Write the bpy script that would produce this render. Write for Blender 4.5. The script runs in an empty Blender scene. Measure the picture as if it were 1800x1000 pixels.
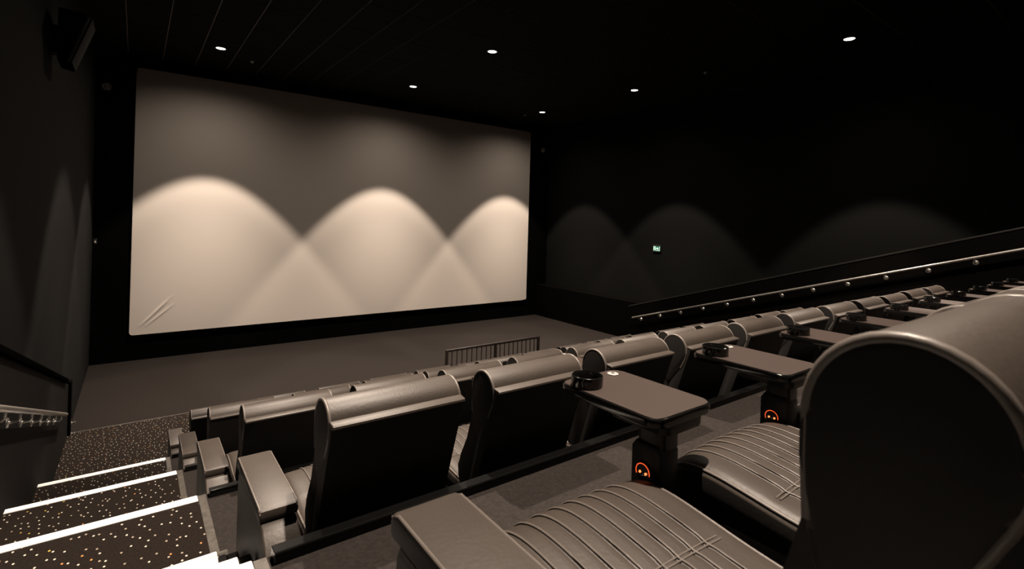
import bpy, bmesh, math, random
from mathutils import Vector, Matrix
import numpy as np
random.seed(7)
scene = bpy.context.scene
col = scene.collection

# ------------------------------------------------------------------ camera
ZC = 4.86                       # camera height above the flat floor in front of the screen
F_PX, PY, YAW, ROLL = 885.3, 387.0, 0.6418, 0.0292
cam_data = bpy.data.cameras.new('camera')
cam_data.sensor_fit = 'HORIZONTAL'
cam_data.sensor_width = 36.0
cam_data.lens = 36.0 * F_PX / 1800.0
cam_data.shift_y = -(500.0 - PY) / 1800.0
cam_data.clip_start = 0.01
cam_data.dof.use_dof = True
cam_data.dof.focus_distance = 4.0
cam_data.dof.aperture_fstop = 5.6
cam = bpy.data.objects.new('camera', cam_data)
col.objects.link(cam)
fw = Vector((math.sin(YAW), math.cos(YAW), 0)); rt = Vector((math.cos(YAW), -math.sin(YAW), 0)); up = Vector((0, 0, 1))
r2 = rt * math.cos(ROLL) + up * math.sin(ROLL); u2 = -rt * math.sin(ROLL) + up * math.cos(ROLL)
cam.matrix_world = Matrix(((r2.x, u2.x, -fw.x, 0), (r2.y, u2.y, -fw.y, 0), (r2.z, u2.z, -fw.z, ZC), (0, 0, 0, 1)))
scene.camera = cam

# ------------------------------------------------------------------ world, exposure
world = bpy.data.worlds.new('world'); scene.world = world
world.use_nodes = True
world.node_tree.nodes['Background'].inputs[0].default_value = (0.0, 0.0, 0.0, 1)
world.node_tree.nodes['Background'].inputs[1].default_value = 0.0
vs = scene.view_settings
vs.view_transform = 'Standard'; vs.look = 'None'; vs.gamma = 1.0; vs.use_curve_mapping = False
vs.exposure = 0.0

# downlights: the hall's only light (spots live in the downlight builder below)
LIGHT_COL = (1.0, 0.83, 0.68)
MAIN_W, SPILL_W, CORE_W = 3000.0, 210.0, 3800.0     # CORE_W: brighter beam centre of the screen-end zone
MAIN_ANGLE, MAIN_BLEND = 73.5, 0.19
CORE_ANGLE, CORE_BLEND = 62.0, 1.0
SPILL_ANGLE, SPILL_BLEND = 156.0, 0.9

# ------------------------------------------------------------------ materials
def mat(name, base, rough=0.6, spec=0.5, metal=0.0, bump=None, var=None, emit=None, coat=0.0, sheen=0.0):
    m = bpy.data.materials.new(name); m.use_nodes = True
    nt = m.node_tree; b = nt.nodes['Principled BSDF']
    b.inputs['Base Color'].default_value = (*base, 1); b.inputs['Roughness'].default_value = rough
    b.inputs['Specular IOR Level'].default_value = spec; b.inputs['Metallic'].default_value = metal
    b.inputs['Coat Weight'].default_value = coat
    b.inputs['Sheen Weight'].default_value = sheen
    tc = nt.nodes.new('ShaderNodeTexCoord')
    if var:
        n = nt.nodes.new('ShaderNodeTexNoise'); n.inputs['Scale'].default_value = var[0]; n.inputs['Detail'].default_value = 5
        nt.links.new(tc.outputs['Object'], n.inputs['Vector'])
        r = nt.nodes.new('ShaderNodeValToRGB')
        r.color_ramp.elements[0].position = 0.3; r.color_ramp.elements[1].position = 0.7
        r.color_ramp.elements[0].color = (*[c * (1 - var[1]) for c in base], 1)
        r.color_ramp.elements[1].color = (*[min(1, c * (1 + var[1])) for c in base], 1)
        nt.links.new(n.outputs['Fac'], r.inputs['Fac']); nt.links.new(r.outputs['Color'], b.inputs['Base Color'])
    if bump:
        n2 = nt.nodes.new('ShaderNodeTexNoise'); n2.inputs['Scale'].default_value = bump[0]; n2.inputs['Detail'].default_value = 4
        nt.links.new(tc.outputs['Object'], n2.inputs['Vector'])
        bp = nt.nodes.new('ShaderNodeBump'); bp.inputs['Strength'].default_value = bump[1]; bp.inputs['Distance'].default_value = bump[2]
        nt.links.new(n2.outputs['Fac'], bp.inputs['Height']); nt.links.new(bp.outputs['Normal'], b.inputs['Normal'])
    if emit:
        b.inputs['Emission Color'].default_value = (*emit[0], 1); b.inputs['Emission Strength'].default_value = emit[1]
    return m

M = {}
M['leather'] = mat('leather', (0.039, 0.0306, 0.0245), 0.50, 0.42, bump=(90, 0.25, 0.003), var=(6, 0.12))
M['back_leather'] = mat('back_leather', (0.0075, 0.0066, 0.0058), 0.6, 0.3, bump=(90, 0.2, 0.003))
M['black_fabric'] = mat('black_fabric', (0.007, 0.0065, 0.006), 0.9, 0.2, bump=(300, 0.3, 0.002))
M['piping'] = mat('piping', (0.12, 0.104, 0.092), 0.4, 0.5)
M['laminate'] = mat('laminate', (0.043, 0.030, 0.025), 0.5, 0.4, var=(120, 0.08))
M['gloss_black'] = mat('gloss_black', (0.006, 0.006, 0.006), 0.12, 0.5)
M['satin_black'] = mat('satin_black', (0.010, 0.009, 0.008), 0.4, 0.4)
M['kerb_black'] = mat('kerb_black', (0.003, 0.003, 0.003), 0.3, 0.3)
M['steel'] = mat('steel', (0.66, 0.64, 0.61), 0.32, 0.5, metal=1.0, bump=(200, 0.05, 0.001))
M['fence_metal'] = mat('fence_metal', (0.012, 0.008, 0.007), 0.4, 0.4)
M['white_strip'] = mat('white_strip', (0.90, 0.89, 0.87), 0.6, 0.3, var=(40, 0.02))
M['edge_trim'] = mat('edge_trim', (0.06, 0.053, 0.045), 0.5, 0.4, var=(30, 0.35))
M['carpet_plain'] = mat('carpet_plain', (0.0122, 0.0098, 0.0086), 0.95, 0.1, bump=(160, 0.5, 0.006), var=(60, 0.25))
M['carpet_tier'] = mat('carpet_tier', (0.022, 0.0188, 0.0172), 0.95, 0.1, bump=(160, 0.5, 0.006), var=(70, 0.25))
M['wall'] = mat('wall', (0.0033, 0.0034, 0.0032), 0.95, 0.1, bump=(60, 0.4, 0.004), var=(25, 0.15))
M['cladding'] = mat('cladding', (0.0034, 0.0026, 0.0021), 0.9, 0.1, bump=(80, 0.3, 0.003))
M['dado'] = mat('dado', (0.0011, 0.0009, 0.0008), 0.95, 0.03, bump=(80, 0.3, 0.003))
M['velvet'] = mat('velvet', (0.0018, 0.0018, 0.0018), 1.0, 0.0, bump=(30, 0.2, 0.004))
M['screen'] = mat('screen', (0.55, 0.503, 0.46), 0.95, 0.05, bump=(60, 0.04, 0.002))
M['ceiling_tile'] = mat('ceiling_tile', (0.008, 0.0078, 0.0072), 0.9, 0.1, bump=(120, 0.3, 0.003))
M['ceiling_grid'] = mat('ceiling_grid', (0.28, 0.25, 0.225), 0.6, 0.3)
M['lamp_ring'] = mat('lamp_ring', (0.02, 0.02, 0.02), 0.4, 0.4)
M['lamp_glow'] = mat('lamp_glow', (1, 1, 1), 0.5, 0.3, emit=((1.0, 0.93, 0.84), 6.0))
M['orange_glow'] = mat('orange_glow', (0.3, 0.05, 0.02), 0.4, 0.4, emit=((1.0, 0.11, 0.025), 1.1))
M['orange_hot'] = mat('orange_hot', (0.5, 0.1, 0.04), 0.4, 0.4, emit=((1.0, 0.22, 0.06), 2.4))
M['exit_green'] = mat('exit_green', (0.01, 0.10, 0.06), 0.5, 0.3, emit=((0.012, 0.11, 0.07), 0.7))
M['exit_white'] = mat('exit_white', (0.7, 0.9, 0.8), 0.5, 0.3, emit=((0.33, 0.72, 0.58), 0.85))
M['grey_plastic'] = mat('grey_plastic', (0.42, 0.41, 0.40), 0.45, 0.5)
M['white_plastic'] = mat('white_plastic', (0.6, 0.6, 0.58), 0.35, 0.5)

def speckle_carpet():
    m = bpy.data.materials.new('carpet_speckled'); m.use_nodes = True
    nt = m.node_tree; b = nt.nodes['Principled BSDF']; b.inputs['Roughness'].default_value = 0.95
    b.inputs['Specular IOR Level'].default_value = 0.1
    N = nt.nodes.new; L = nt.links.new
    tc = N('ShaderNodeTexCoord')
    mp = N('ShaderNodeMapping'); mp.inputs['Scale'].default_value = (1.0, 0.72, 1.0); mp.inputs['Rotation'].default_value = (0, 0, 0.5)
    sx = N('ShaderNodeSeparateXYZ'); L(tc.outputs['Object'], sx.inputs[0])
    ad = N('ShaderNodeMath'); ad.operation = 'ADD'; L(sx.outputs['Y'], ad.inputs[0]); L(sx.outputs['Z'], ad.inputs[1])
    cx = N('ShaderNodeCombineXYZ'); L(sx.outputs['X'], cx.inputs['X']); L(ad.outputs[0], cx.inputs['Y'])
    L(cx.outputs[0], mp.inputs['Vector'])
    no = N('ShaderNodeTexNoise'); no.inputs['Scale'].default_value = 90; L(tc.outputs['Object'], no.inputs['Vector'])
    rp = N('ShaderNodeValToRGB'); rp.color_ramp.elements[0].color = (0.0065, 0.0047, 0.0036, 1); rp.color_ramp.elements[1].color = (0.0145, 0.0102, 0.0078, 1)
    rp.color_ramp.elements[0].position = 0.3; rp.color_ramp.elements[1].position = 0.7
    L(no.outputs['Fac'], rp.inputs['Fac'])
    vo = N('ShaderNodeTexVoronoi'); vo.voronoi_dimensions = '2D'; vo.inputs['Scale'].default_value = 17; vo.inputs['Randomness'].default_value = 0.95
    L(mp.outputs['Vector'], vo.inputs['Vector'])
    lt = N('ShaderNodeMath'); lt.operation = 'LESS_THAN'; lt.inputs[1].default_value = 0.092
    L(vo.outputs['Distance'], lt.inputs[0])
    sep = N('ShaderNodeSeparateColor'); L(vo.outputs['Color'], sep.inputs['Color'])
    cr = N('ShaderNodeValToRGB'); cr.color_ramp.interpolation = 'CONSTANT'
    e = cr.color_ramp.elements
    e[0].position = 0; e[0].color = (0.45, 0.41, 0.35, 1); e[1].position = 0.62; e[1].color = (0.28, 0.23, 0.18, 1)
    x = e.new(0.93); x.color = (0.42, 0.19, 0.07, 1); x = e.new(0.98); x.color = (0.40, 0.28, 0.05, 1)
    L(sep.outputs['Red'], cr.inputs['Fac'])
    mx = N('ShaderNodeMix'); mx.data_type = 'RGBA'
    L(lt.outputs[0], mx.inputs[0]); L(rp.outputs['Color'], mx.inputs[6]); L(cr.outputs['Color'], mx.inputs[7])
    L(mx.outputs[2], b.inputs['Base Color'])
    bp = N('ShaderNodeBump'); bp.inputs['Strength'].default_value = 0.4; bp.inputs['Distance'].default_value = 0.005
    L(no.outputs['Fac'], bp.inputs['Height']); L(bp.outputs['Normal'], b.inputs['Normal'])
    return m
M['carpet_speckled'] = speckle_carpet()

# ------------------------------------------------------------------ mesh helpers
def finish(bm, name, material, smooth=40):
    bmesh.ops.recalc_face_normals(bm, faces=bm.faces[:])
    me = bpy.data.meshes.new(name); bm.to_mesh(me); bm.free()
    if material: me.materials.append(M[material])
    if smooth:
        for p in me.polygons: p.use_smooth = True
        me.set_sharp_from_angle(angle=math.radians(smooth))
    return me
def link(name, me, parent=None, loc=(0, 0, 0), rot=None):
    o = bpy.data.objects.new(name, me); col.objects.link(o); o.location = loc
    if rot: o.rotation_euler = rot
    if parent: o.parent = parent
    return o
def tag(o, label=None, cat=None, group=None, kind=None):
    if label: o['label'] = label
    if cat: o['category'] = cat
    if group: o['group'] = group
    if kind: o['kind'] = kind
    return o
def empty(name, loc=(0, 0, 0), rz=0):
    o = bpy.data.objects.new(name, None); col.objects.link(o); o.location = loc; o.rotation_euler = (0, 0, rz); o.empty_display_size = 0.1
    return o
def add_box(bm, x0, x1, y0, y1, z0, z1, bev=0.0, seg=2):
    g = bmesh.ops.create_cube(bm, size=1.0)
    vsl = g['verts']
    for v in vsl:
        v.co = Vector(((x0 + x1) / 2 + v.co.x * (x1 - x0), (y0 + y1) / 2 + v.co.y * (y1 - y0), (z0 + z1) / 2 + v.co.z * (z1 - z0)))
    if bev:
        es = list({e for v in vsl for e in v.link_edges})
        bmesh.ops.bevel(bm, geom=es, offset=bev, segments=seg, affect='EDGES', profile=0.5)
def add_prism(bm, prof, x0, x1, bev=0.0, seg=2, axis='x'):
    """closed (a, b) outline extruded along an axis; 'x': a=y b=z; 'z': a=x b=y; 'y': a=x b=z"""
    def P(a, b, t):
        return {'x': (t, a, b), 'z': (a, b, t), 'y': (a, t, b)}[axis]
    va = [bm.verts.new(P(a, b, x0)) for a, b in prof]; vb = [bm.verts.new(P(a, b, x1)) for a, b in prof]
    n = len(prof)
    f1 = bm.faces.new(va); f2 = bm.faces.new(vb[::-1])
    for i in range(n): bm.faces.new((va[i], vb[i], vb[(i + 1) % n], va[(i + 1) % n]))
    if bev:
        es = list(f1.edges) + list(f2.edges)
        bmesh.ops.bevel(bm, geom=es, offset=bev, segments=seg, affect='EDGES', profile=0.5)
def add_tube(bm, pts, r, n=10, closed=False, cap=True):
    pts = [Vector(p) for p in pts]; rings = []
    m = len(pts); prev = None
    for i, p in enumerate(pts):
        if closed: t = pts[(i + 1) % m] - pts[i - 1]
        else: t = pts[min(i + 1, m - 1)] - pts[max(i - 1, 0)]
        t.normalize()
        if prev is None:
            a = Vector((0, 0, 1)) if abs(t.z) < 0.9 else Vector((1, 0, 0))
            u = t.cross(a).normalized()
        else:
            u = (prev - t * prev.dot(t)).normalized()
        prev = u; v = t.cross(u)
        rings.append([bm.verts.new(p + (u * math.cos(2 * math.pi * k / n) + v * math.sin(2 * math.pi * k / n)) * r) for k in range(n)])
    rng = range(m) if closed else range(m - 1)
    for i in rng:
        A, B = rings[i], rings[(i + 1) % m]
        for k in range(n): bm.faces.new((A[k], A[(k + 1) % n], B[(k + 1) % n], B[k]))
    if cap and not closed:
        bm.faces.new(rings[0][::-1]); bm.faces.new(rings[-1])
def add_lathe(bm, prof, n=28, center=(0, 0, 0), axis='z'):
    """(r, h) outline turned about an axis"""
    rings = []
    for r, h in prof:
        ring = []
        for k in range(n):
            a = 2 * math.pi * k / n; c, s = r * math.cos(a), r * math.sin(a)
            q = {'z': (c, s, h), 'x': (h, c, s), 'y': (c, h, s)}[axis]
            ring.append(bm.verts.new(Vector(q) + Vector(center)))
        rings.append(ring)
    for i in range(len(rings) - 1):
        for k in range(n): bm.faces.new((rings[i][k], rings[i][(k + 1) % n], rings[i + 1][(k + 1) % n], rings[i + 1][k]))
    bm.faces.new(rings[0][::-1]); bm.faces.new(rings[-1])
def box_mesh(name, m, *a, **k):
    bm = bmesh.new(); add_box(bm, *a, **k); return finish(bm, name, m)
def prism_mesh(name, m, *a, smooth=40, **k):
    bm = bmesh.new(); add_prism(bm, *a, **k); return finish(bm, name, m, smooth)
def tube_mesh(name, m, *a, **k):
    bm = bmesh.new(); add_tube(bm, *a, **k); return finish(bm, name, m, 60)
def lathe_mesh(name, m, *a, **k):
    bm = bmesh.new(); add_lathe(bm, *a, **k); return finish(bm, name, m, 40)
def struct(name, me, label=None, cat=None):
    o = link(name, me); o['kind'] = 'structure'; tag(o, label, cat); return o

# ------------------------------------------------------------------ layout constants
D, R = 1.8, 0.5886                 # row depth and rise
Y_FRONT = [1.958 + D * k for k in range(4)] + [10.57]      # front edge of tiers A..E
LEV = [ZC - 1.2384 - R * k for k in range(5)]              # tier floor heights A..E
Y_REAR = [0.158 + D * k for k in range(5)]
X_AISLE_L, X_AISLE_R = -0.78, 0.36
X_BLOCK_R, X_BAL = 9.78, 10.95
X_WL, X_WR = -1.05, 17.4
Y_SCREEN = 20.07
Z_CEIL = ZC + 4.9
TREAD, RISE = 0.29, R / 4

# ------------------------------------------------------------------ room shell
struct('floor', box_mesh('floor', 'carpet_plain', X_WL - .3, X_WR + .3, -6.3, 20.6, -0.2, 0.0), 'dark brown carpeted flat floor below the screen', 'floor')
struct('wall_front', box_mesh('wall_front', 'velvet', X_WL - .3, X_WR + .3, 20.16, 20.5, 0, Z_CEIL), 'black masking wall around the screen', 'wall')
struct('wall_left', box_mesh('wall_left', 'wall', X_WL - .3, X_WL, -6.0, 20.16, 0, Z_CEIL), 'dark grey fabric side wall above the stairs', 'wall')
struct('wall_right', box_mesh('wall_right', 'wall', X_WR, X_WR + .3, -6.0, 20.16, 0, Z_CEIL), 'dark grey fabric side wall with the exit sign', 'wall')
struct('wall_back', box_mesh('wall_back', 'wall', X_WL - .3, X_WR + .3, -6.3, -6.0, 0, Z_CEIL), 'dark back wall', 'wall')
# dado (low dark cladding) of the right wall
struct('trim_1', box_mesh('trim_1', 'dado', 16.72, X_WR, -6.0, 20.1, 0, ZC - 3.28), 'black cladding along the foot of the right wall', 'cladding')

ceil = struct('ceiling', box_mesh('ceiling', 'ceiling_grid', X_WL - .3, X_WR + .3, -6.3, 20.5, Z_CEIL + 0.012, Z_CEIL + 0.2), 'black suspended ceiling of rectangular tiles in a thin grid', 'ceiling')
GX, GY = 0.8985, 1.757
tile_me = box_mesh('ceiling_tile', 'ceiling_tile', -GX / 2 + .011, GX / 2 - .011, -GY / 2 + .011, GY / 2 - .011, 0, 0.02)
x0 = 2.394 - 4 * GX
for i in range(21):
    for j in range(2, 15):
        cx, cy = x0 + (i + .5) * GX, 9.6 + (j - 9 + .5) * GY
        if cx + GX / 2 > X_WR + .3 or cy + GY / 2 > 20.6: continue
        link('ceiling_tile', tile_me, ceil, (cx, cy, Z_CEIL))

# tiers (solid stepped platforms)
tier_names = ['top tier floor of plain brown carpet under the trays', 'plain carpeted tier floor, fourth up from the flat floor',
              'plain carpeted tier floor, third up from the flat floor', 'plain carpeted tier floor, second up from the flat floor',
              'lowest plain carpeted tier with the railing on it']
for k in range(5):
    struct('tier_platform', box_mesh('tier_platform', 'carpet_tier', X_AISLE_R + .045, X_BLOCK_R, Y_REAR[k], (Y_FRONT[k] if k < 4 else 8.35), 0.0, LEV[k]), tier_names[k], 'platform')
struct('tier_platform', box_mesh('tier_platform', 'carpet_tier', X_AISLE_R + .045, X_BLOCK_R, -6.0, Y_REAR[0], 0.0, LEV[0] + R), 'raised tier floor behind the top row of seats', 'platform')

cross = struct('cross_aisle', box_mesh('cross_aisle', 'carpet_speckled', X_AISLE_R, X_BLOCK_R + .045, 8.35, 10.57, 0.0, LEV[4]), 'speckled carpet landing before the lowest row, edged by a thin bar', 'landing')
link('edge_bar', box_mesh('edge_bar', 'edge_trim', X_AISLE_R, X_BLOCK_R + .045, 10.55, 10.575, LEV[4] - .02, LEV[4] + .004), cross)

# ------------------------------------------------------------------ staircases
def staircase(xa, xb, label, trim_x, strips=True):
    root = empty('staircase', ((xa + xb) / 2, 1.958, 0)); tag(root, label, 'stairs', kind='structure')
    ox, oy = root.location.x, root.location.y
    treads = []                                       # (y0, y1, z)
    for k in range(-2, 5):
        lev = (ZC - 1.2384 - R * k)
        yr = 0.158 + D * k
        if k > -2:
            for s in range(1, 4):
                treads.append((yr + (s - 1) * TREAD, yr + s * TREAD, lev + R - s * RISE))
            start = yr + 3 * TREAD
        else:
            start = -6.0
        end = yr + D if k < 4 else 10.57
        treads.append((start, end, lev))
    for i, (ya, yb, z) in enumerate(treads):
        o = link('step', box_mesh('step', 'carpet_speckled', xa - ox, xb - ox, ya - oy, yb - oy + (0.0), -0.0, z), root)
        last = (i == len(treads) - 1)
        bm = bmesh.new()
        t0, t1 = trim_x
        add_box(bm, t0 - ox, t1 - ox, ya - oy, min(yb, 8.35) - oy, 0.0, z + .004, bev=.002, seg=1)
        o2 = link('edge_trim', finish(bm, 'edge_trim', 'edge_trim'), root)
        if strips and not last and ya > -2:
            bm = bmesh.new(); add_box(bm, xa - ox + .005, xb - ox - .002, yb - oy - .066, yb - oy + .006, z - .012, z + .006, bev=.003, seg=1)
            link('nosing_strip', finish(bm, 'nosing_strip', 'white_strip'), root)
        if last:
            bm = bmesh.new(); add_box(bm, xa - ox, xb - ox, yb - oy - .02, yb - oy + .005, z - .02, z + .004, bev=.002, seg=1)
            link('edge_bar', finish(bm, 'edge_bar', 'edge_trim'), root)
    return root
staircase(X_AISLE_L, X_AISLE_R, 'speckled dark carpet stairs with bright white nosing strips', (X_AISLE_R, X_AISLE_R + .045))
staircase(X_BLOCK_R + .045, X_BAL, 'speckled dark carpet stairs beside the sloping balustrade wall', (X_BLOCK_R, X_BLOCK_R + .045), strips=False)

# ------------------------------------------------------------------ left dado wall, cap, handrail
def slope_wall(name, xa, xb, ya, za, slope, y_end, label, y_start=-6.0, m='dado'):
    prof = [(y_start, 0), (y_end, 0), (y_end, za - slope * (y_end - ya)), (y_start, za - slope * (y_start - ya))]
    return struct(name, prism_mesh(name, m, prof, xa, xb, bev=0.004, seg=1, smooth=30), label, 'wall')
wl = slope_wall('wall_left_low', X_WL, -0.78, 5.37, ZC - 1.15, 0.32, 10.6, 'low black cladding wall sloping down beside the white-edged stairs', m='cladding')
# dark capping on the left dado
def sloped_bar(name, m, xa, xb, y0, z0, y1, z1, t, parent=None, bev=.01):
    prof = [(y0, z0), (y1, z1), (y1, z1 + t), (y0, z0 + t)]
    return link(name, prism_mesh(name, m, prof, xa, xb, bev=bev, seg=2), parent)
sloped_bar('capping', 'velvet', X_WL, -0.745, -3.0, ZC - 1.15 + 0.32 * 8.37, 10.0, ZC - 1.15 - 0.32 * 4.63, 0.06, wl)
link('end_post', box_mesh('end_post', 'dado', -0.82, -0.745, 10.45, 10.62, 1.0, ZC - 2.75, bev=.01), wl)

def handrail(label, wall_x, rail_x, y0, z0, y1, z1, by0, step, n):
    root = empty('handrail', (wall_x, y0, z0)); tag(root, label, 'handrail')
    o = Vector((wall_x, y0, z0))
    def zz(y): return z0 + (z1 - z0) * (y - y0) / (y1 - y0)
    link('rail', tube_mesh('rail', 'steel', [Vector((rail_x, y0, z0)) - o, Vector((rail_x, y0 + .01, zz(y0 + .01))) - o, Vector((rail_x, y1, z1)) - o], 0.024, n=14), root)
    s = 1 if rail_x > wall_x else -1
    bm = bmesh.new()
    add_lathe(bm, [(0.040, 0), (0.040, s * .006), (0.034, s * .012), (0.014, s * .013), (0.012, s * .03)], n=20, axis='x')
    rose = finish(bm, 'rosette', 'steel')
    arm = tube_mesh('bracket', 'steel', [(s * .01, 0, 0), (abs(rail_x - wall_x) * s * .75, 0, 0.002), (abs(rail_x - wall_x) * s * .96, 0, .02), (abs(rail_x - wall_x) * s, 0, .055)], 0.009, n=8)
    for i in range(n):
        y = by0 - step * i; z = zz(y) - 0.085
        p = (0, y - y0, z - z0)
        b = link('bracket', arm, root, p); link('rosette', rose, b)
    return root
# slope of both rails follows the stairs
handrail('brushed steel handrail on the low wall beside the white-edged stairs', -0.78, -0.70, 9.14, ZC - 2.84, -1.5, ZC - 2.84 + 0.336 * 10.64, 8.6, 0.608, 16)
handrail('long brushed steel handrail on the black balustrade wall', X_BAL, 10.85, 8.93, ZC - 2.54, -1.5, ZC - 2.54 + 0.312 * 10.43, 8.72, 0.608, 17)
# fittings on the end of the left wall
h = empty('wall_fitting', (-0.745, 10.53, ZC - 3.42)); tag(h, 'small chrome fitting on the dark end post at the foot of the stairs', 'fitting')
bm = bmesh.new(); add_lathe(bm, [(0.03, 0), (0.03, .006), (0.012, .008), (0.012, .035), (0.02, .045), (0.012, .055)], n=14, axis='x'); link('knob', finish(bm, 'knob', 'steel'), h)
bm = bmesh.new(); add_lathe(bm, [(0.03, 0), (0.03, .006), (0.012, .008), (0.012, .035), (0.02, .045), (0.012, .055)], n=14, axis='x', center=(0, 0, -.17)); link('knob', finish(bm, 'knob', 'steel'), h)
link('plate', box_mesh('plate', 'satin_black', 0, .004, -.04, .04, -.22, .06, bev=.001), h)

# ------------------------------------------------------------------ balustrade wall on the right
wb = slope_wall('wall_balustrade', X_BAL, 11.13, 8.78, ZC - 2.17, 0.3118, 9.15, 'low black balustrade wall with a sloping top behind the long handrail', y_start=-5.9)
sloped_bar('capping', 'satin_black', X_BAL - .012, 11.14, -5.8, ZC - 2.17 + .3118 * 14.58, 9.15, ZC - 2.17 - .3118 * .37, 0.03, wb, bev=.006)

# ------------------------------------------------------------------ screen
def screen():
    root = empty('cinema_screen', (7.98, Y_SCREEN, ZC - 4.03)); tag(root, 'wide cream cinema screen lit by three ceiling downlights', 'screen')
    w, hgt = 8.06, 8.55
    xs = np.unique(np.concatenate([np.linspace(-w, w, 60), np.linspace(-w, -w + 1.6, 70)]))
    zs = np.unique(np.concatenate([np.linspace(0, hgt, 36), np.linspace(0, 1.4, 60)]))
    rc = 0.10
    def yoff(x, z):
        # a few slack creases in the lower corner by the stairs
        o = 0
        for (ax, az, bx, bz, a, wd) in ((.28, .28, .98, 1.02, .018, .035), (.42, .26, 1.16, .92, .014, .03), (.60, .66, 1.12, 1.2, .010, .03)):
            px, pz = x + w, z
            dx, dz = bx - ax, bz - az; L2 = dx * dx + dz * dz
            t = ((px - ax) * dx + (pz - az) * dz) / L2; tc = min(1, max(0, t))
            d2 = (px - ax - tc * dx) ** 2 + (pz - az - tc * dz) ** 2
            o -= a * math.exp(-d2 / (wd * wd)) * math.sin(math.pi * min(1, max(0, .08 + .84 * t)))
        return o
    bm = bmesh.new(); g = {}
    for i, x in enumerate(xs):
        for j, z in enumerate(zs):
            xx, z2 = float(x), float(z)
            dx, dz = abs(xx) - (w - rc), abs(z2 - hgt / 2) - (hgt / 2 - rc)
            if dx > 0 and dz > 0:
                l = max(dx, dz); q = math.hypot(dx, dz); s = l / q
                xx = math.copysign(w - rc + dx * s, xx); z2 = hgt / 2 + math.copysign(hgt / 2 - rc + dz * s, z2 - hgt / 2)
            g[i, j] = bm.verts.new((xx, yoff(xx, z2), z2))
    for i in range(len(xs) - 1):
        for j in range(len(zs) - 1):
            bm.faces.new((g[i, j], g[i + 1, j], g[i + 1, j + 1], g[i, j + 1]))
    r = bmesh.ops.extrude_face_region(bm, geom=bm.faces[:])
    for v in [x for x in r['geom'] if isinstance(x, bmesh.types.BMVert)]: v.co.y = 0.035
    link('screen_cloth', finish(bm, 'screen_cloth', 'screen', 50), root)
    bm = bmesh.new()
    add_box(bm, -w + .1, w - .1, .035, .09, .1, .25); add_box(bm, -w + .1, w - .1, .035, .09, hgt - .25, hgt - .1)
    add_box(bm, -w + .1, -w + .25, .035, .09, .25, hgt - .25); add_box(bm, w - .25, w - .1, .035, .09, .25, hgt - .25)
    link('frame', finish(bm, 'frame', 'velvet'), root)
    return root
screen()

# ------------------------------------------------------------------ downlights
def downlight(x, y, label):
    root = empty('downlight', (x, y, Z_CEIL)); tag(root, label, 'ceiling light', 'recessed downlights in the ceiling')
    if not downlight.me:
        bm = bmesh.new(); n = 32
        prof = [(.125, 0.0), (.125, -.006), (.135, -.012), (.165, -.010), (.172, 0.0)]
        rings = [[bm.verts.new((r * math.cos(2 * math.pi * k / n), r * math.sin(2 * math.pi * k / n), z)) for k in range(n)] for r, z in prof]
        for i in range(len(prof)):
            a, b = rings[i], rings[(i + 1) % len(prof)]
            for k in range(n): bm.faces.new((a[k], a[(k + 1) % n], b[(k + 1) % n], b[k]))
        downlight.me.append(finish(bm, 'trim_ring', 'lamp_ring'))
        downlight.me.append(lathe_mesh('lens', 'lamp_glow', [(.124, 0), (.124, -.004), (.11, -.008)], n=32))
        for nm, wv, ang, bl in (('beam', MAIN_W, MAIN_ANGLE, MAIN_BLEND), ('spill', SPILL_W, SPILL_ANGLE, SPILL_BLEND), ('beam_core', CORE_W, CORE_ANGLE, CORE_BLEND)):
            ld = bpy.data.lights.new(nm, 'SPOT'); ld.energy = wv; ld.color = LIGHT_COL
            ld.spot_size = math.radians(ang); ld.spot_blend = bl; ld.shadow_soft_size = 0.06
            downlight.me.append(ld)
    link('trim_ring', downlight.me[0], root); link('lens', downlight.me[1], root)
    for ld in downlight.me[2:(5 if y > 10 else 4)]: link(ld.name, ld, root, (0, 0, -.075))
    return root
downlight.me = []
LX = (1.93, 8.22, 14.55)
ln = {17.43: 'row of downlights nearest the screen', 12.2: 'second row of downlights from the screen', 5.25: 'third row of downlights from the screen', 1.25: 'row of downlights farthest from the screen'}
for y, t in ln.items():
    for x, s in zip(LX, ('stairs side', 'mid-hall', 'exit-sign side')):
        if y < 2 and x > 14: continue
        downlight(x, y, f'round {s} downlight in the {t}')

# ------------------------------------------------------------------ cinema seats
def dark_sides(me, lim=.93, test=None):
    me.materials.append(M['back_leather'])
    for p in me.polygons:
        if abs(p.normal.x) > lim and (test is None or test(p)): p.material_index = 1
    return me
def arc(cx, cz, r, a0, a1, n, ry=None):
    ry = ry or r
    return [(cx + r * math.cos(math.radians(a0 + (a1 - a0) * i / n)), cz + ry * math.sin(math.radians(a0 + (a1 - a0) * i / n))) for i in range(n + 1)]

HW = 0.30
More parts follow.
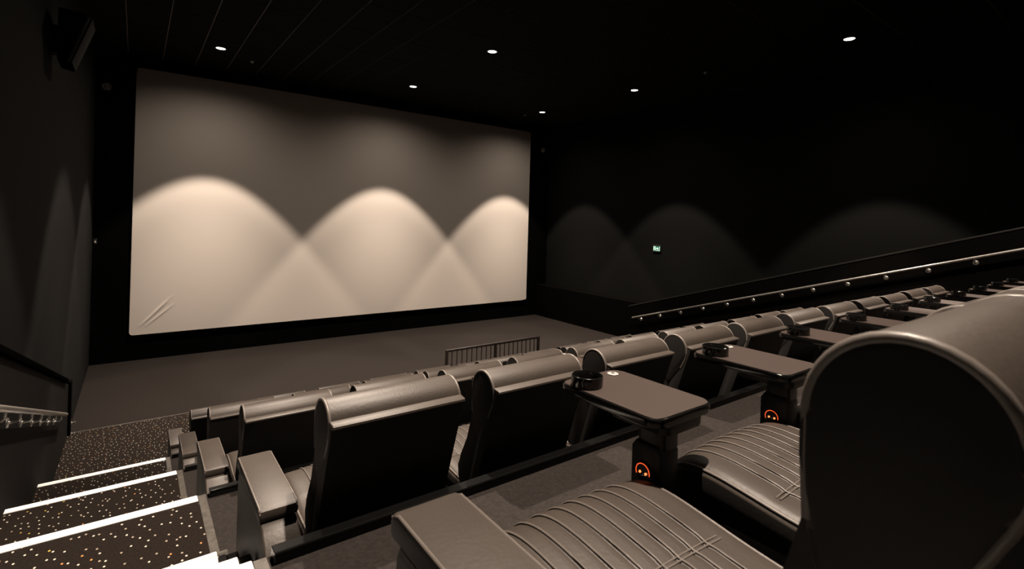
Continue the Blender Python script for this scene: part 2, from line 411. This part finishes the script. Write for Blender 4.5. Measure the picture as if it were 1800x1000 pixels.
# headrest roll outline (y forward, z up)
HEAD = [(.150, .735), (.055, .865), (.024, .93)] + arc(.112, .982, .097, 190, -8, 18, .104) + [(.208, .93), (.204, .85), (.185, .775)]
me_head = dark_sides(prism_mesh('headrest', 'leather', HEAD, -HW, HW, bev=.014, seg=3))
def head_piping(x):
    return [(x, a, b) for a, b in [(.062, .868), (.032, .93)] + arc(.112, .982, .0915, 190, -8, 20, .0985) + [(.203, .93), (.199, .86)]]
me_hpipe = [tube_mesh('piping', 'piping', head_piping(x), .0075, n=8) for x in (-HW + .007, HW - .007)]
BACK = [(.075, .95), (.10, .99), (.185, .99), (.195, .90), (.202, .80), (.232, .70), (.305, .60), (.345, .535), (.335, .47), (.30, .42), (.24, .36), (.225, .36)]
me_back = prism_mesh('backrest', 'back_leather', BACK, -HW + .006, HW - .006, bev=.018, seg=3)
REAR = [(-.012, 1.002), (.06, 1.002), (.10, .90), (.26, .345), (.235, .30), (.215, .30)]
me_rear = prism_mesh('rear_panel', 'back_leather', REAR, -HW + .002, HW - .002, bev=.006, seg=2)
LEDGE = [(-.018, 1.000), (-.024, 1.006), (-.023, 1.014), (-.015, 1.020), (.02, 1.022), (.05, 1.02), (.05, .995)]
me_ledge = prism_mesh('back_ledge', 'leather', LEDGE, -HW + .004, HW - .004, bev=.005, seg=2)
BASE = [(.25, .0), (.80, .0), (.815, .03), (.80, .12), (.845, .30), (.845, .375), (.22, .375), (.22, .05)]
me_base = prism_mesh('seat_base', 'black_fabric', BASE, -HW + .018, HW - .018, bev=.008, seg=2)

def cushion_mesh():
    prof = []   # y, z along the cushion from rear to the rolled front
    ctrl = [(.20, .455), (.32, .462), (.46, .474), (.58, .490), (.67, .500), (.745, .499), (.80, .484), (.836, .455), (.850, .418), (.843, .382)]
    C = [Vector((a, b)) for a, b in ctrl]
    for i in range(len(C) - 1):
        p0, p1, p2, p3 = C[max(i - 1, 0)], C[i], C[i + 1], C[min(i + 2, len(C) - 1)]
        for s in range(5):
            t = s / 5
            prof.append(0.5 * ((2 * p1) + (-p0 + p2) * t + (2 * p0 - 5 * p1 + 4 * p2 - p3) * t * t + (-p0 + 3 * p1 - 3 * p2 + p3) * t ** 3))
    prof.append(C[-1])
    gx = [-.188 + .0537 * i for i in range(8)]
    xs = set()
    for g in gx:
        for d in (-.0085, -.0055, -.003, 0, .003, .0055, .0085): xs.add(round(g + d, 5))
    for i in range(7):
        for f in (.3, .5, .7): xs.add(round(gx[i] + .0537 * f, 5))
    for e in (.24, .262, .278, .290, .297, .30): xs.add(e); xs.add(-e)
    xs = sorted(xs)
    bm = bmesh.new(); G = []
    for j, p in enumerate(prof):
        q = prof[min(j + 1, len(prof) - 1)] - prof[max(j - 1, 0)]; nrm = Vector((-q.y, q.x)).normalized()
        row = []
        fade = min(1, max(0, (p.x - .20) / .05)) * (1 if p.y > .47 else max(0, (p.y - .40) / .07))
        for x in xs:
            crown = .014 * (1 - (x / .30) ** 2)
            edge = 0
            ax = abs(x)
            if ax > .262: edge = -.022 * ((ax - .262) / .038) ** 2.2
            h = 0
            if ax < .20:
                dmin = min((x - g for g in gx), key=abs)
                h += -.0030 * math.exp(-((dmin + .006) / .0035) ** 2)
            tot = crown + edge + h * fade
            # the double-stitched cross seam
            if ax < .25: tot -= .005 * math.exp(-((p.x - .51) / .008) ** 2)
            row.append(bm.verts.new((x, p.x + nrm.x * tot, p.y + nrm.y * tot)))
        G.append(row)
    for j in range(len(G) - 1):
        for i in range(len(xs) - 1): bm.faces.new((G[j][i], G[j][i + 1], G[j + 1][i + 1], G[j + 1][i]))
    # sides, front bottom and underside
    def low(v): return bm.verts.new((v.co.x, min(v.co.y, .865), .372))
    for side in (0, -1):
        colv = [r[side] for r in G]; lo = [low(v) for v in colv]
        for j in range(len(colv) - 1): bm.faces.new((colv[j], colv[j + 1], lo[j + 1], lo[j]))
        if side == 0: L0 = lo
        else: L1 = lo
    bm.faces.new(L0 + L1[::-1])
    bm.faces.new([L0[-1]] + G[-1] + [L1[-1]])
    bm.faces.new([L0[0]] + G[0] + [L1[0]])
    return finish(bm, 'seat_cushion', 'leather', 62), prof
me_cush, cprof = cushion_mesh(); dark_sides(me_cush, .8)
def pleat_z(y):
    for a, b in zip(cprof, cprof[1:]):
        if a.x <= y <= b.x and b.x > a.x: return a.y + (b.y - a.y) * (y - a.x) / (b.x - a.x)
    return cprof[-1].y
me_cpipe = [tube_mesh('piping', 'piping', [(x, p.x, p.y - .007) for p in cprof[2:-3]], .0045, n=6) for x in (-.288, .288)]
me_seam = [tube_mesh('cross_seam', 'piping', [(-.24 + .48 * i / 16, .51 + dy, pleat_z(.51) + .014 * (1 - ((-.24 + .48 * i / 16) / .30) ** 2) - .003) for i in range(17)], .0022, n=6) for dy in (-.006, .006)]

def pleat_pts(x):
    out = []
    for j, p in enumerate(cprof[6:-9]):
        j += 6
        q = cprof[j + 1] - cprof[j - 1]; nrm = Vector((-q.y, q.x)).normalized(); t = .014 * (1 - (x / .30) ** 2) + .0012
        if abs(p.x - .51) < .02: t -= .004
        out.append((x, p.x + nrm.x * t, p.y + nrm.y * t))
    return out
me_pleat = [tube_mesh('pleat', 'piping', pleat_pts(-.188 + .0537 * i), .0026, n=6) for i in range(8)]

# aisle armrest (x measured from its own middle)
ARM = [(.02, .0), (.70, .0), (.715, .30), (.715, .585), (.70, .605), (.195, .605), (.172, .594), (.125, .556), (.070, .50), (.030, .435), (.018, .35), (.015, .2)]
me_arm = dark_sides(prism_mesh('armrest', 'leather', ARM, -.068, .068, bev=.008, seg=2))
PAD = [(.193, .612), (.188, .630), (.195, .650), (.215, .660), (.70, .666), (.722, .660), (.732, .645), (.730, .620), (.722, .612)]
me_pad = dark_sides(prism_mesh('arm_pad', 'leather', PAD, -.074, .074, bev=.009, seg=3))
me_apipe = [tube_mesh('piping', 'piping', [(x, .193, .64), (x, .213, .658), (x, .43, .661), (x, .70, .664), (x, .727, .65)], .0035, n=6) for x in (-.069, .069)]

ORD = ['first', 'second', 'third', 'fourth', 'fifth', 'sixth', 'seventh', 'eighth', 'ninth', 'tenth', 'eleventh']
ROWN = ['top row', 'fourth row up', 'third row up', 'second row up', 'lowest row']
PITCH, X0, NSEAT = 0.78, 0.915, 11
def make_seat(k, i):
    root = empty('cinema_chair', (X0 + PITCH * i, Y_REAR[k], LEV[k]))
    lab = f'dark leather cinema seat, {ORD[i]} from the white-edged stairs in the {ROWN[k]}'
    if k == 0 and i == 0: lab = 'dark leather cinema seat with tall rounded headrest beside the aisle armrest, top row'
    tag(root, lab, 'chair', 'leather cinema seats in five rows')
    off = Vector((0, -.105, .05)) if (k == 0 and i == 0) else Vector((0, 0, 0))
    jit = Vector((random.uniform(-.006, .006), random.uniform(-.008, .008), random.uniform(-.006, .006))) if not off.length else Vector((0, 0, 0))
    link('seat_base', me_base, root)
    c = link('seat_cushion', me_cush, root); [link('piping', q, c) for q in me_cpipe]; [link('cross_seam', q, c) for q in me_seam]; [link('pleat', q, c) for q in me_pleat]
    link('backrest', me_back, root, off + jit); link('rear_panel', me_rear, root, off + jit); link('back_ledge', me_ledge, root, off + jit)
    hd = link('headrest', me_head, root, off + jit); [link('piping', q, hd) for q in me_hpipe]
    if i in (0, NSEAT - 1):
        s = -1 if i == 0 else 1
        ay = .035 if k == 0 else 0
        a = link('armrest', me_arm, root, (s * .428, ay, 0))
        pd = link('arm_pad', me_pad, root, (s * .428, ay, 0)); [link('piping', q, pd) for q in me_apipe]
    return root

# ------------------------------------------------------------------ tray consoles between the seats
def rrect(x0, x1, y0, y1, r, n=5):
    out = []
    for cx, cy, a in ((x1 - r, y1 - r, 0), (x0 + r, y1 - r, 90), (x0 + r, y0 + r, 180), (x1 - r, y0 + r, 270)):
        for s in range(n + 1):
            t = math.radians(a + 90 * s / n); out.append((cx + r * math.cos(t), cy + r * math.sin(t)))
    return out
# origin at the gap centre, y from the tier's rear edge
CB = [(.742, 0), (.848, 0), (.848, .565), (.835, .583), (.755, .583), (.742, .565)]
me_cons = prism_mesh('console_body', 'satin_black', CB, -.072, .020, bev=.008, seg=2)
me_post = prism_mesh('tray_post', 'satin_black', rrect(-.06, .03, .745, .84, .02), .57, .66, bev=.004, axis='z')
TX0, TX1, TY0, TY1 = -.112, .172, .728, 1.132
me_rim = prism_mesh('tray_rim', 'gloss_black', rrect(TX0 - .006, TX1 + .006, TY0 - .006, TY1 + .006, .045), .655, .682, bev=.005, axis='z')
me_under = prism_mesh('tray_bracket', 'satin_black', rrect(-.06, .14, .735, .96, .03), .618, .656, bev=.006, axis='z')
me_top = prism_mesh('tray_top', 'laminate', rrect(TX0, TX1, TY0, TY1, .04), .68, .6845, bev=.0015, seg=1, axis='z')
def cup_mesh():
    bm = bmesh.new(); n = 28
    prof = [(.044, .652), (.052, .660), (.054, .712), (.0535, .720), (.050, .722), (.0475, .718), (.046, .666), (.030, .660)]
    add_lathe(bm, prof, n=n, center=(-.062, 1.052, 0))
    return finish(bm, 'cup_holder', 'gloss_black', 50)
me_cup = cup_mesh()
me_btn = lathe_mesh('call_button', 'grey_plastic', [(.021, .683), (.021, .687), (.018, .6885), (.012, .6875)], n=24, center=(.112, 1.092, 0))
me_btn2 = lathe_mesh('button_cap', 'steel', [(.008, .6875), (.008, .6905), (.006, .691)], n=16, center=(.112, 1.092, 0))
# round power socket on the console's rear face, lit orange
SY, SZ = .798, .500
me_sock = lathe_mesh('socket', 'gloss_black', [(.030, -.071), (.030, -.076), (.027, -.078), (.024, -.0765)], n=28, center=(0, SY, SZ), axis='x')
me_sring = tube_mesh('glow_ring', 'orange_glow', [(-.078, SY + .0245 * math.cos(a), SZ + .0245 * math.sin(a)) for a in [math.radians(-25 + 215 * i / 24) for i in range(25)]], .0013, n=6)
me_spin = [lathe_mesh('contact', 'orange_hot', [(.0036, -.0765), (.0036, -.079), (.002, -.080)], n=10, center=(0, SY + dy, SZ - .002), axis='x') for dy in (-.011, .010)]
def make_console(k, i):
    root = empty('tray_console', (X0 + PITCH * (i + .5), Y_REAR[k], LEV[k]))
    tag(root, f'black tray console after the {ORD[i]} seat from the white-edged stairs, {ROWN[k]}', 'tray table', 'tray consoles between the seats')
    link('console_body', me_cons, root); link('tray_post', me_post, root); link('tray_bracket', me_under, root)
    rim = link('tray', me_rim, root); link('tray_top', me_top, rim); link('cup_holder', me_cup, root)
    b = link('call_button', me_btn, root); link('button_cap', me_btn2, b)
    s = link('power_socket', me_sock, root); link('glow_ring', me_sring, s); [link('contact', q, s) for q in me_spin]
for k in range(5):
    for i in range(NSEAT):
        make_seat(k, i)
        if i < NSEAT - 1: make_console(k, i)
    # glossy kerb along the front edge of the tier
    if k < 4:
        y0 = Y_FRONT[k] - .062
        root = empty('tier_kerb', (.42, y0, LEV[k])); tag(root, f'low glossy black kerb along the front edge of the {["top", "fourth", "third", "second"][k]} tier' , 'kerb')
        L = X_BLOCK_R - .44 - .42
        link('kerb_body', prism_mesh('kerb_body', 'kerb_black', [(0, 0), (.060, 0), (.060, .038), (.004, .042), (0, .036)], 0, L, bev=.002, seg=1), root)
        link('kerb_lip', prism_mesh('kerb_lip', 'gloss_black', [(-.004, .038), (.004, .038), (.004, .045), (-.004, .045)], 0, L, bev=.0015, seg=1), root)

# ------------------------------------------------------------------ railing before the lowest row
def fence():
    xa, xb, y, z, h = 4.99, 7.34, 8.70, LEV[4], ZC - 2.60 - LEV[4]
    root = empty('railing', (xa, y, z)); tag(root, 'dark metal railing with thin upright bars before the lowest row', 'railing')
    w = xb - xa
    link('top_rail', box_mesh('top_rail', 'fence_metal', -.025, w + .025, -.025, .025, h - .045, h, bev=.006), root)
    link('bottom_rail', box_mesh('bottom_rail', 'fence_metal', 0, w, -.015, .015, .10, .13, bev=.004), root)
    pm = box_mesh('post', 'fence_metal', -.025, .025, -.025, .025, 0, h - .04, bev=.004)
    for x in (0, w / 2, w): link('post', pm, root, (x, 0, 0))
    bmh = box_mesh('bar', 'fence_metal', -.007, .007, -.007, .007, .125, h - .04)
    for half in (0, 1):
        for i in range(1, 10): link('bar', bmh, root, (half * w / 2 + w / 2 * i / 10, 0, 0))
fence()

# ------------------------------------------------------------------ exit sign on the right wall
def exit_sign():
    root = empty('exit_sign', (X_WR, 13.13, ZC - 1.0), 0); tag(root, 'small green emergency exit sign with running figure and arrow on side wall', 'exit sign')
    link('housing', box_mesh('housing', 'satin_black', -.05, 0, -.20, .20, -.15, .16, bev=.01), root)
    link('panel', box_mesh('panel', 'exit_green', -.058, -.048, -.165, .165, -.10, .095, bev=.003, seg=1), root)
    def flat(name, poly):
        link(name, prism_mesh(name, 'exit_white', poly, -.0605, -.0575, smooth=0), root)
    # seen from the hall, +y runs to the left
    flat('doorway', [(.155, -.09), (.135, -.09), (.135, .085), (.155, .085)])
    flat('doorway', [(.065, -.09), (.05, -.09), (.05, .085), (.065, .085)])
    flat('doorway', [(.135, .07), (.065, .07), (.065, .085), (.135, .085)])
    flat('figure', [(.103, .045), (.090, .045), (.086, .058), (.092, .066), (.102, .066), (.107, .058)])
    flat('figure', [(.118, .035), (.088, .038), (.070, .012), (.076, .006), (.092, .022), (.090, -.012), (.070, -.035), (.078, -.07), (.087, -.068), (.083, -.036), (.102, -.024), (.112, -.06), (.130, -.06), (.130, -.05), (.118, -.05), (.106, -.01), (.108, .02), (.122, .018), (.124, .026)])
    flat('arrow', [(.035, .018), (-.035, .018), (-.035, .06), (-.105, 0), (-.035, -.06), (-.035, -.018), (.035, -.018)])
    flat('border', [(-.155, -.09), (-.135, -.09), (-.135, .085), (-.155, .085)])
    flat('border', [(.05, -.092), (-.135, -.092), (-.135, -.078), (.05, -.078)])
exit_sign()

# ------------------------------------------------------------------ small fittings
def round_fixture(loc, label, r=.12):
    root = empty('round_fitting', loc); tag(root, label, 'fitting', 'round fittings on the masking wall')  # plain round ring fitting on the masking, no lamp inside
    link('ring', lathe_mesh('ring', 'grey_plastic', [(r, 0), (r, -.03), (r * .82, -.045), (r * .72, -.03), (r * .70, -.012)], n=24, axis='y'), root)
    link('core', lathe_mesh('core', 'grey_plastic', [(r * .35, -.012), (r * .33, -.05), (r * .2, -.06)], n=18, axis='y'), root)
round_fixture((-0.815, 20.16, ZC + 3.79), 'small round fitting on black masking wall at the stairs side')
round_fixture((16.95, 20.16, ZC + 3.70), 'small round fitting on black masking wall at the exit sign side')
def wall_box(loc, label):
    root = empty('wall_switch', loc); tag(root, label, 'switch')
    link('plate', box_mesh('plate', 'satin_black', -.05, .05, -.03, 0, -.09, .09, bev=.008), root)
    link('rocker', box_mesh('rocker', 'grey_plastic', -.02, .02, -.042, -.028, -.05, .02, bev=.005), root)
wall_box((-0.98, 20.16, ZC - 1.03), 'small grey wall switch on masking wall edge at the stairs side')
def detector(x, y, label, m='white_plastic'):
    root = empty('smoke_detector', (x, y, Z_CEIL)); tag(root, label, 'detector', 'small ceiling detectors')
    link('base', lathe_mesh('base', m, [(.055, 0), (.055, -.012), (.045, -.018)], n=20), root)
    link('head', lathe_mesh('head', m, [(.038, -.016), (.036, -.04), (.022, -.052), (.008, -.055)], n=20), root)
detector(2.91, 18.22, 'small white ceiling detector beside a downlight at the stairs side')
detector(14.36, 18.44, 'small grey ceiling detector near the screen corner, exit sign side', 'grey_plastic')
detector(14.46, 9.27, 'small grey ceiling detector between two downlights, exit sign side', 'grey_plastic')

# surround loudspeaker high on the left wall
def loudspeaker():
    root = empty('loudspeaker', (X_WL + .004, 9.92, ZC + 2.43)); tag(root, 'large black surround loudspeaker tilted down high on the side wall above the stairs', 'loudspeaker')
    prof = [(0.10, -.33), (.24, -.36), (.46, .34), (.36, .40), (.10, .40)]   # x out of the wall, z
    link('cabinet', prism_mesh('cabinet', 'velvet', prof, -.32, .32, bev=.02, axis='y'), root)
    link('grille', prism_mesh('grille', 'black_fabric', [(.252, -.34), (.468, .335), (.478, .33), (.262, -.345)], -.30, .30, bev=.003, axis='y'), root)
    link('side_strip', prism_mesh('side_strip', 'satin_black', [(.24, -.35), (.455, .335), (.415, .35), (.20, -.34)], -.332, -.319, bev=.003, axis='y'), root)
    link('bracket', box_mesh('bracket', 'satin_black', 0, .13, -.12, .12, -.2, .2, bev=.01), root)
loudspeaker()
